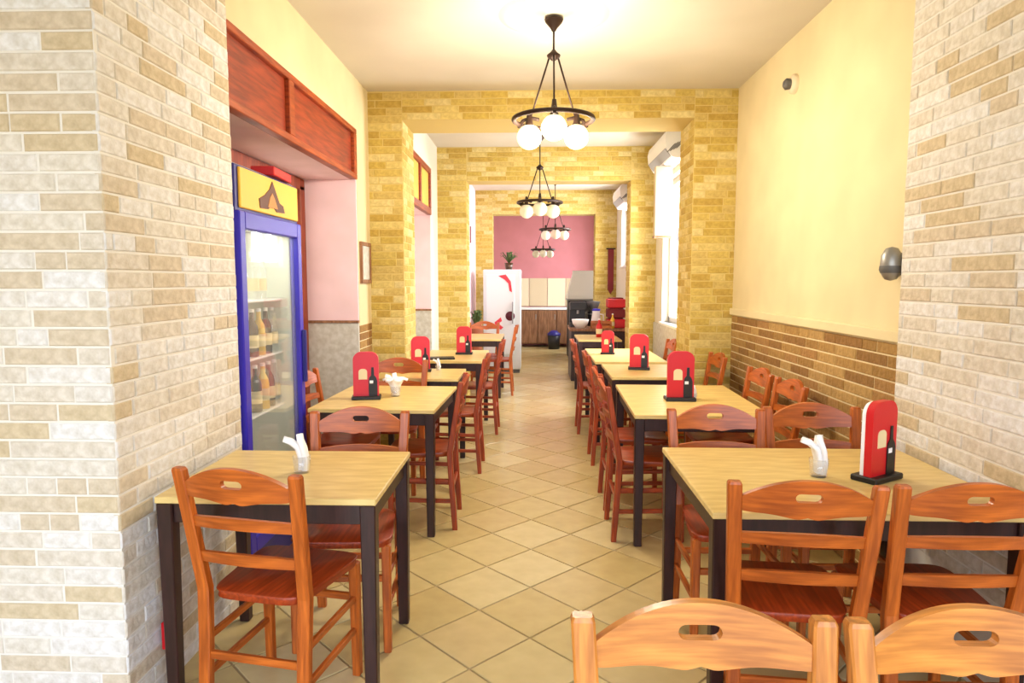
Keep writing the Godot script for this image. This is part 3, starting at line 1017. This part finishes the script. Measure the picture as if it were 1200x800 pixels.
func fridge() -> void:
	var t := thing("drinks_fridge", "tall blue-framed glass door drinks fridge under a yellow sign", "fridge", V(-1.33, 0, 3.41), 90.0)
	var hw := 0.4
	for e in [["side_panel", Vector3(-hw, 0.1, -0.42), Vector3(-hw + 0.03, 1.8, -0.05), M.blue_dark], ["side_panel", Vector3(hw - 0.03, 0.1, -0.42), Vector3(hw, 1.8, -0.05), M.blue_dark], ["back_panel", Vector3(-hw + 0.03, 0.1, -0.42), Vector3(hw - 0.03, 1.8, -0.4), M.inner], ["plinth", Vector3(-hw, 0, -0.42), Vector3(hw, 0.16, -0.03), M.blue_dark], ["header", Vector3(-hw, 1.8, -0.42), Vector3(hw, 2.01, -0.02), M.blue_dark], ["top_cap", Vector3(-hw, 2.01, -0.42), Vector3(hw, 2.02, -0.04), M.grey], ["liner", Vector3(-hw + 0.031, 0.25, -0.395), Vector3(-hw + 0.036, 1.75, -0.06), M.inner], ["liner", Vector3(hw - 0.036, 0.25, -0.395), Vector3(hw - 0.031, 1.75, -0.06), M.inner], ["liner", Vector3(-hw + 0.036, 1.755, -0.395), Vector3(hw - 0.036, 1.765, -0.06), M.inner]]:
		var st := mb()
		box(st, e[1], e[2], 0.004)
		obj(e[0], st, e[3], t)
	var sg := mb()
	box(sg, Vector3(-hw + 0.035, 1.815, -0.021), Vector3(hw - 0.02, 2.0, -0.008), 0.004)
	var sign_ := obj("sign", sg, M.sign, t)
	var em := mb()
	prism(em, PackedVector2Array([Vector2(-0.15, 1.835), Vector2(-0.05, 1.84), Vector2(-0.01, 1.87), Vector2(0.06, 1.835), Vector2(0.17, 1.84), Vector2(0.15, 1.875), Vector2(0.1, 1.885), Vector2(0.05, 1.94), Vector2(0.01, 1.985), Vector2(-0.03, 1.94), Vector2(-0.09, 1.905), Vector2(-0.16, 1.88)]), flat, -0.009, -0.004)
	obj("emblem", em, M.emblem, sign_)
	var e2 := mb()
	prism(e2, PackedVector2Array([Vector2(-0.06, 1.85), Vector2(0.07, 1.85), Vector2(0.03, 1.9), Vector2(0.0, 1.925), Vector2(-0.03, 1.9)]), flat, -0.005, -0.002)
	obj("emblem_light", e2, M.emblem_light, sign_)
	var dr := Node3D.new()
	dr.name = "glass_door"
	t.add_child(dr)
	for e in [[-hw, 0.17, -hw + 0.06, 1.8], [hw - 0.06, 0.17, hw, 1.8], [-hw + 0.06, 0.17, hw - 0.06, 0.25], [-hw + 0.06, 1.72, hw - 0.06, 1.8]]:
		var st := mb()
		box(st, Vector3(e[0], e[1], -0.045), Vector3(e[2], e[3], 0.0), 0.005)
		obj("frame", st, M.blue, dr)
	var gl := mb()
	box(gl, Vector3(-hw + 0.06, 0.25, -0.03), Vector3(hw - 0.06, 1.72, -0.024))
	obj("pane", gl, M.glass, dr)
	var hd := mb()
	bar(hd, Vector3(hw - 0.03, 0.9, 0.012), Vector3(hw - 0.03, 1.2, 0.012), 0.02, 0.024)
	obj("handle", hd, M.blue_dark, dr)
	for y in [0.45, 0.78, 1.08, 1.38]:
		var sh := mb()
		box(sh, Vector3(-hw + 0.031, y - 0.012, -0.39), Vector3(hw - 0.031, y, -0.11), 0.003)
		obj("shelf", sh, M.plastic, t)
	var lt := mb()
	box(lt, Vector3(-0.3, 1.735, -0.12), Vector3(0.3, 1.75, -0.09), 0.003)
	var tube_mat := mat(Color.WHITE, 0.5)
	tube_mat.emission_enabled = true
	tube_mat.emission = c8(240, 246, 240)
	tube_mat.emission_energy_multiplier = 1.5
	obj("lamp_tube", lt, tube_mat, t)
	var al := AreaLight3D.new()
	al.name = "lamp_glow"
	al.area_size = Vector2(0.58, 0.03)
	al.position = Vector3(0, 1.73, -0.105)
	al.rotation_degrees = Vector3(-90, 0, 0)
	al.light_color = c8(240, 246, 240)
	al.light_energy = 0.35
	al.area_range = 30.0
	al.area_attenuation = 2.0
	al.shadow_enabled = true
	t.add_child(al, true)
	var k := 0
	for e in [[1.08, 0.06, M.brown_glass, "dark brown"], [1.08, 0.15, M.yellow, "yellow"], [1.08, 0.24, M.brown_glass, "dark brown"], [0.78, 0.08, M.black, "black"], [0.78, 0.18, M.yellow, "yellow"], [0.78, 0.26, M.brown_glass, "dark brown"], [1.38, 0.09, M.tumbler, "clear"], [1.38, 0.19, M.tumbler, "clear"], [1.08, 0.33, M.tumbler, "clear"], [0.78, 0.34, M.tumbler, "clear"]]:
		var row: String = {1.08: "middle", 0.78: "lower", 1.38: "upper"}[e[0]]
		var where: String = "closest to the brick pier" if e[1] < 0.1 else ("second from the brick pier" if e[1] < 0.2 else ("third from the brick pier" if e[1] < 0.3 else "farthest from the brick pier"))
		bottle("bottle", "%s bottle on the %s fridge shelf, %s" % [e[3], row, where], V(-1.485, e[0] + 0.002, 3.4 + e[1]), e[2], 0.25, 0.032, "bottles in the drinks fridge")
		k += 1
	var rb := mb()
	box(rb, Vector3(-0.06, 0, -0.15), Vector3(0.06, 0.045, 0.15), 0.004)
	lone("carton", "bright red carton lying on top of the drinks fridge", "carton", rb, M.red, V(-1.4, 2.021, 3.58), 4.0)


func small_things() -> void:
	# socket with a red rim on the pier's flank
	var t := thing("wall_socket", "small wall socket with a red rim low on the pale brick pier", "socket", V(-1.328, 0.16, 2.29))
	for e in [[-0.05, -0.04, 0, 0.1], [0.04, 0.05, 0, 0.1], [-0.04, 0.04, 0, 0.012], [-0.04, 0.04, 0.088, 0.1]]:
		var st := mb()
		box(st, Vector3(-0.002, e[2], e[0]), Vector3(0.016, e[3], e[1]), 0.002)
		obj("rim", st, M.red, t)
	var p := mb()
	box(p, Vector3(-0.002, 0.012, -0.04), Vector3(0.01, 0.088, 0.04), 0.002)
	obj("plate", p, M.white, t)
	# round brown fixture high on the cream wall
	t = thing("wall_fixture", "small brown round fixture high on the cream wall", "wall fixture", V(1.655, 2.72, 4.4))
	var st1 := mb(true)
	lathe(st1, [[0.06, 0.0], [0.06, 0.02], [0.045, 0.034], [0.0, 0.036]], Vector3.ZERO, 20, Basis(Vector3(0, 0, 1), PI / 2))
	obj("base", st1, M.beige, t)
	st1 = mb(true)
	lathe(st1, [[0.032, 0.03], [0.036, 0.06], [0.02, 0.075], [0.0, 0.078]], Vector3.ZERO, 16, Basis(Vector3(0, 0, 1), PI / 2))
	obj("knob", st1, M.grey_dark, t)
	# pewter sconce half behind the brick pier
	t = thing("wall_sconce", "round pewter wall sconce half hidden behind the pale brick pier", "sconce", V(1.655, 1.555, 3.06))
	st1 = mb(true)
	lathe(st1, [[0.05, 0.0], [0.05, 0.012], [0.015, 0.02], [0.012, 0.05], [0.0, 0.05]], Vector3.ZERO, 18, Basis(Vector3(0, 0, 1), PI / 2))
	obj("mount", st1, M.grey_dark, t)
	st1 = mb(true)
	lathe(st1, [[0.0, -0.075], [0.025, -0.068], [0.042, -0.04], [0.046, -0.005], [0.042, 0.04], [0.025, 0.07], [0.0, 0.078]], Vector3(-0.05, 0, 0), 20)
	obj("bowl", st1, M.chrome, t)
	st1 = mb(true)
	lathe(st1, [[0.043, -0.04], [0.049, -0.025], [0.047, -0.008]], Vector3(-0.05, 0, 0), 20)
	obj("band", st1, M.grey_dark, t)
	# framed panel on the strip of wall before the arch
	t = thing("picture_frame", "small brown framed panel on the narrow cream strip before the first arch", "frame", V(-1.37, 1.46, 5.39))
	for e in [[0, 0.03, -0.15, 0.15], [0.3, 0.33, -0.15, 0.15], [0.03, 0.3, -0.15, -0.12], [0.03, 0.3, 0.12, 0.15]]:
		var s := mb()
		box(s, Vector3(-0.001, e[0], e[2]), Vector3(0.022, e[1], e[3]), 0.003)
		obj("frame", s, M.cabinet, t)
	var s2 := mb()
	box(s2, Vector3(-0.001, 0.03, -0.12), Vector3(0.012, 0.3, 0.12), 0.001)
	obj("panel", s2, M.wains_grey, t)
	air_conditioner("white air conditioner high above the near side window", V(1.43, 2.62, 6.36), 0.98)
	air_conditioner("white air conditioner in the third bay beside the far window", V(1.43, 2.58, 9.6), 0.9)
	var cb := thing("wall_box", "tall cream boxed panel hanging below the near air conditioner", "panel", V(1.41, 1.93, 6.78))
	st1 = mb()
	box(st1, Vector3(-0.2, 0, -0.08), Vector3(-0.03, 0.685, 0), 0.006)
	obj("box", st1, M.beige_dark, cb)
	st1 = mb()
	box(st1, Vector3(-0.205, -0.02, -0.085), Vector3(-0.02, 0.0, 0.004), 0.003)
	obj("edge", st1, M.cabinet, cb)
	st1 = mb()
	box(st1, Vector3(-0.02, 0, -0.06), Vector3(0.006, 0.26, 0.06), 0.004)
	lone("wall_plaque", "small dark brown plaque on the pinkish wall of the third bay", "plaque", st1, M.dark_red, V(-0.995, 2.08, 10.6))


func far_end() -> void:
	# white cooler with red swirls
	var t := thing("drinks_cooler", "white upright drinks cooler with red swirls near the far end", "cooler", V(-0.5, 0, 10.9))
	var st := mb()
	box(st, Vector3(-0.3, 0.06, -0.28), Vector3(0.3, 1.66, 0.26), 0.01)
	obj("body", st, mat(c8(214, 222, 222), 0.4), t)
	st = mb()
	box(st, Vector3(-0.28, 0, -0.26), Vector3(0.28, 0.06, 0.24))
	obj("plinth", st, M.grey_dark, t)
	st = mb()
	box(st, Vector3(-0.25, 0.3, 0.26), Vector3(0.2, 1.58, 0.275), 0.004)
	var door := obj("door", st, mat(c8(224, 230, 230), 0.35), t)
	st = mb()
	bar(st, Vector3(0.17, 0.8, 0.29), Vector3(0.17, 1.15, 0.29), 0.02, 0.03)
	obj("handle", st, M.grey, door)
	for e in [[Vector2(-0.06, 1.56), Vector2(0.06, 1.58), Vector2(0.14, 1.47), Vector2(0.16, 1.3), Vector2(0.12, 1.32), Vector2(0.1, 1.44), Vector2(0.04, 1.5)], [Vector2(-0.12, 0.82), Vector2(-0.02, 0.9), Vector2(0.0, 0.84), Vector2(-0.06, 0.8), Vector2(0.02, 0.74), Vector2(-0.02, 0.7), Vector2(-0.1, 0.76)]]:
		var poly := PackedVector2Array(e)
		if Geometry2D.is_polygon_clockwise(poly): poly.reverse()
		st = mb()
		prism(st, poly, flat, 0.275, 0.279)
		obj("swirl", st, M.rose_red, door)
	st = mb(true)
	lathe(st, [[0.075, 0.0], [0.075, 0.008], [0.0, 0.008]], Vector3(0.13, 0.92, 0.275), 20, Basis(Vector3.RIGHT, PI / 2))
	obj("disc", st, M.maroon, door)
	# potted plant on the cooler, planter beside it
	var pp := thing("potted_plant", "small green plant in a dark pot standing on the white cooler", "plant", V(-0.4, 1.66, 10.86))
	st = mb(true)
	lathe(st, [[0.0, 0.0], [0.05, 0.0], [0.07, 0.11], [0.06, 0.11], [0.0, 0.1]], Vector3.ZERO, 16)
	obj("pot", st, M.brown_glass, pp)
	leaves(pp, Vector3(0, 0.1, 0), 0.16, 0.2, 18)
	var p2 := thing("floor_planter", "leafy plant in a terracotta pot against the pink wall by the cooler", "plant", V(-0.88, 0, 10.2))
	st = mb(true)
	lathe(st, [[0.0, 0.0], [0.07, 0.0], [0.11, 0.78], [0.1, 0.78], [0.0, 0.74]], Vector3.ZERO, 18)
	obj("pot", st, M.terracotta, p2)
	leaves(p2, Vector3(0, 0.75, 0), 0.14, 0.3, 20)
	# end counter, back panels
	t = thing("kitchen_counter", "brown-fronted counter with a white top against the pink end wall", "counter", V(0.32, 0, 15.36))
	st = mb()
	box(st, Vector3(-0.65, 0.08, 0.04), Vector3(0.65, 0.84, 0.52), 0.003)
	obj("body", st, M.cabinet, t)
	st = mb()
	box(st, Vector3(-0.67, 0.84, 0), Vector3(0.67, 0.88, 0.55), 0.005)
	obj("worktop", st, M.white, t)
	for i in 3:
		st = mb()
		box(st, Vector3(-0.63 + i * 0.42, 0.1, 0.52), Vector3(-0.23 + i * 0.42, 0.82, 0.538), 0.004)
		var d := obj("door", st, M.cabinet, t)
		st = mb()
		box(st, Vector3(-0.27 + i * 0.42, 0.62, 0.538), Vector3(-0.255 + i * 0.42, 0.74, 0.555), 0.003)
		obj("handle", st, M.chrome, d)
	for i in 4:
		st = mb()
		box(st, Vector3(-0.205 + i * 0.0, 0, -0.012), Vector3(0.205, 0.64, 0.012), 0.004)
		lone("wall_panel", "beige upright panel behind the end counter, %s" % ["beside the cooler", "second from the cooler", "third from the cooler", "beside the hood"][i], "panel", st, M.beige if i % 2 == 0 else M.beige_dark, V(-0.31 + i * 0.42, 0.9, 15.38), 0.0, "beige panels behind the end counter")
	t = thing("waste_bin", "dark bin with a blue lid standing before the brown counter", "bin", V(0.45, 0, 14.5))
	st = mb(true)
	lathe(st, [[0.0, 0.0], [0.12, 0.0], [0.14, 0.3], [0.0, 0.3]], Vector3.ZERO, 16)
	obj("body", st, M.black, t)
	st = mb(true)
	lathe(st, [[0.145, 0.3], [0.145, 0.34], [0.06, 0.4], [0.0, 0.41]], Vector3.ZERO, 16)
	obj("lid", st, M.blue_dark, t)
	# tapered hood, oven
	t = thing("oven_hood", "white tapered hood on top of the black oven at the far end", "hood", V(0.98, 1.12, 13.3))
	st = mb()
	var rings := []
	for e in [[0.0, 0.31, 0.3], [0.08, 0.31, 0.3], [0.5, 0.2, 0.2], [0.56, 0.2, 0.2]]:
		rings.append([Vector3(-e[1], e[0], -e[2]), Vector3(e[1], e[0], -e[2]), Vector3(e[1], e[0], e[2]), Vector3(-e[1], e[0], e[2])])
	skin(st, rings)
	obj("canopy", st, M.white, t)
	st = mb()
	box(st, Vector3(-0.32, -0.02, -0.31), Vector3(0.32, 0.012, 0.31), 0.004)
	obj("rim", st, M.grey, t)
	t = thing("oven", "black upright oven below the white tapered hood", "oven", V(0.93, 0, 13.3))
	st = mb()
	box(st, Vector3(-0.25, 0, -0.25), Vector3(0.25, 1.1, 0.25), 0.008)
	obj("body", st, M.black, t)
	st = mb()
	box(st, Vector3(-0.2, 0.5, 0.25), Vector3(0.2, 0.9, 0.265), 0.004)
	var od := obj("door", st, M.grey_dark, t)
	st = mb()
	bar(st, Vector3(-0.16, 0.86, 0.285), Vector3(0.16, 0.86, 0.285), 0.02, 0.03, Vector3.UP)
	obj("handle", st, M.chrome, od)
	st = mb()
	box(st, Vector3(-0.14, 0, -0.2), Vector3(0.14, 1.75, 0.2), 0.006)
	lone("metal_cabinet", "tall grey metal cabinet beside the white hood", "cabinet", st, M.grey, V(1.34, 0, 12.6))
	# service counter and what stands on it
	t = thing("service_counter", "dark service counter crowded with kitchen things before the third arch", "counter", V(0.96, 0, 10.2))
	st = mb()
	box(st, Vector3(-0.4, 0, -0.4), Vector3(0.42, 0.74, 0.4), 0.004)
	obj("body", st, M.dark_wood, t)
	st = mb()
	box(st, Vector3(-0.42, 0.74, -0.42), Vector3(0.44, 0.78, 0.42), 0.005)
	obj("worktop", st, M.cabinet, t)
	t = thing("coffee_machine", "black coffee machine on the aisle end of the service counter", "coffee machine", V(0.68, 0.78, 10.3))
	st = mb()
	box(st, Vector3(-0.12, 0, -0.2), Vector3(0.12, 0.06, 0.2), 0.006)
	box(st, Vector3(-0.12, 0.06, -0.2), Vector3(0.12, 0.36, 0.02), 0.006)
	box(st, Vector3(-0.12, 0.26, 0.02), Vector3(0.12, 0.38, 0.2), 0.006)
	obj("body", st, M.black, t)
	st = mb(true)
	lathe(st, [[0.02, 0.2], [0.02, 0.26]], Vector3(0, 0, 0.12), 12)
	obj("spout", st, M.chrome, t)
	t = thing("coffee_grinder", "black coffee grinder with a chrome collar on the service counter", "grinder", V(0.935, 0.78, 10.42))
	st = mb(true)
	lathe(st, [[0.0, 0.0], [0.09, 0.0], [0.09, 0.22], [0.05, 0.24]], Vector3.ZERO, 16)
	obj("body", st, M.black, t)
	st = mb(true)
	lathe(st, [[0.052, 0.235], [0.06, 0.25], [0.11, 0.38], [0.0, 0.39]], Vector3.ZERO, 16)
	obj("hopper", st, M.grey_dark, t)
	st = mb(true)
	lathe(st, [[0.093, 0.18], [0.093, 0.2]], Vector3.ZERO, 16)
	obj("collar", st, M.chrome, t)
	t = thing("jug", "white jug with a blue lid between grinder and red crate", "jug", V(0.95, 0.78, 10.12))
	st = mb(true)
	lathe(st, [[0.0, 0.0], [0.06, 0.0], [0.075, 0.1], [0.055, 0.22], [0.06, 0.25], [0.0, 0.25]], Vector3.ZERO, 18)
	obj("body", st, M.white, t)
	st = mb(true)
	lathe(st, [[0.062, 0.25], [0.062, 0.275], [0.0, 0.285]], Vector3.ZERO, 18)
	obj("lid", st, M.blue, t)
	st = mb(true)
	tube(st, [Vector3(0.055, 0.2, 0), Vector3(0.11, 0.19, 0), Vector3(0.115, 0.1, 0), Vector3(0.07, 0.06, 0)], 0.01)
	obj("handle", st, M.white, t)
	st = mb(true)
	lathe(st, [[0.0, 0.0], [0.06, 0.0], [0.11, 0.06], [0.13, 0.13], [0.12, 0.13], [0.1, 0.065], [0.0, 0.015]], Vector3.ZERO, 22)
	lone("mixing_bowl", "white round bowl in front of the black coffee machine", "bowl", st, M.white, V(0.7, 0.78, 9.93))
	t = thing("bread_crate", "small brown wooden crate in front on the service counter", "crate", V(1.0, 0.78, 9.86))
	for e in [[Vector3(-0.15, 0, -0.07), Vector3(0.15, 0.012, 0.07)], [Vector3(-0.15, 0.012, 0.058), Vector3(0.15, 0.05, 0.07)], [Vector3(-0.15, 0.07, 0.058), Vector3(0.15, 0.11, 0.07)], [Vector3(-0.15, 0.012, -0.07), Vector3(0.15, 0.11, -0.058)], [Vector3(-0.15, 0.012, -0.058), Vector3(-0.138, 0.11, 0.058)], [Vector3(0.138, 0.012, -0.058), Vector3(0.15, 0.11, 0.058)]]:
		st = mb()
		box(st, e[0], e[1], 0.002)
		obj("slat", st, M.amber_x, t)
	t = thing("drinks_crate", "tall red stack crate at the wall end of the service counter", "crate", V(1.24, 0.78, 10.1))
	for i in 3:
		st = mb()
		box(st, Vector3(-0.13, i * 0.15, -0.15), Vector3(0.13, i * 0.15 + 0.13, 0.15), 0.01)
		obj("tier", st, M.red if i != 1 else M.dark_red, t)
		st = mb()
		box(st, Vector3(-0.1, i * 0.15 + 0.06, -0.12), Vector3(0.1, i * 0.15 + 0.15, 0.12), 0.004)
		obj("core", st, M.dark_red, t)
	bottle("sauce_bottle", "red sauce bottle on the far table before the service counter", V(0.86, 0.75, 8.7), M.red, 0.24, 0.04)
	bottle("oil_bottle", "yellow oil bottle on the service counter beside the crate", V(1.17, 0.78, 9.86), M.yellow, 0.22, 0.03)
	# pennant on the third arch
	t = thing("wall_pennant", "narrow dark red pennant hanging on the third arch pier", "pennant", V(1.33, 1.25, 11.575))
	st = mb()
	prism(st, PackedVector2Array([Vector2(-0.05, 0.08), Vector2(0.0, 0.0), Vector2(0.05, 0.08), Vector2(0.05, 0.78), Vector2(-0.05, 0.78)]), flat, -0.012, 0.004)
	obj("cloth", st, M.dark_red, t)
	st = mb(true)
	tube(st, [Vector3(-0.08, 0.78, 0), Vector3(0.08, 0.78, 0)], 0.012)
	obj("rod", st, M.bronze, t)


func leaves(parent: Node, at: Vector3, spread: float, high: float, count: int) -> void:
	for i in count:
		var a := rng.randf() * TAU
		var o := Vector3(cos(a), 0, sin(a))
		var r := spread * rng.randf_range(0.4, 1.0)
		var h := high * rng.randf_range(0.5, 1.0)
		var st := mb(true)
		sheet(st, [at, at + o * r * 0.4 + Vector3(0, h * 0.6, 0), at + o * r * 0.8 + Vector3(0, h, 0), at + o * r * 1.1 + Vector3(0, h * 0.9, 0)], [0.006, 0.02, 0.024, 0.003], 0.003, o.cross(Vector3.UP))
		obj("leaf", st, M.green, parent)
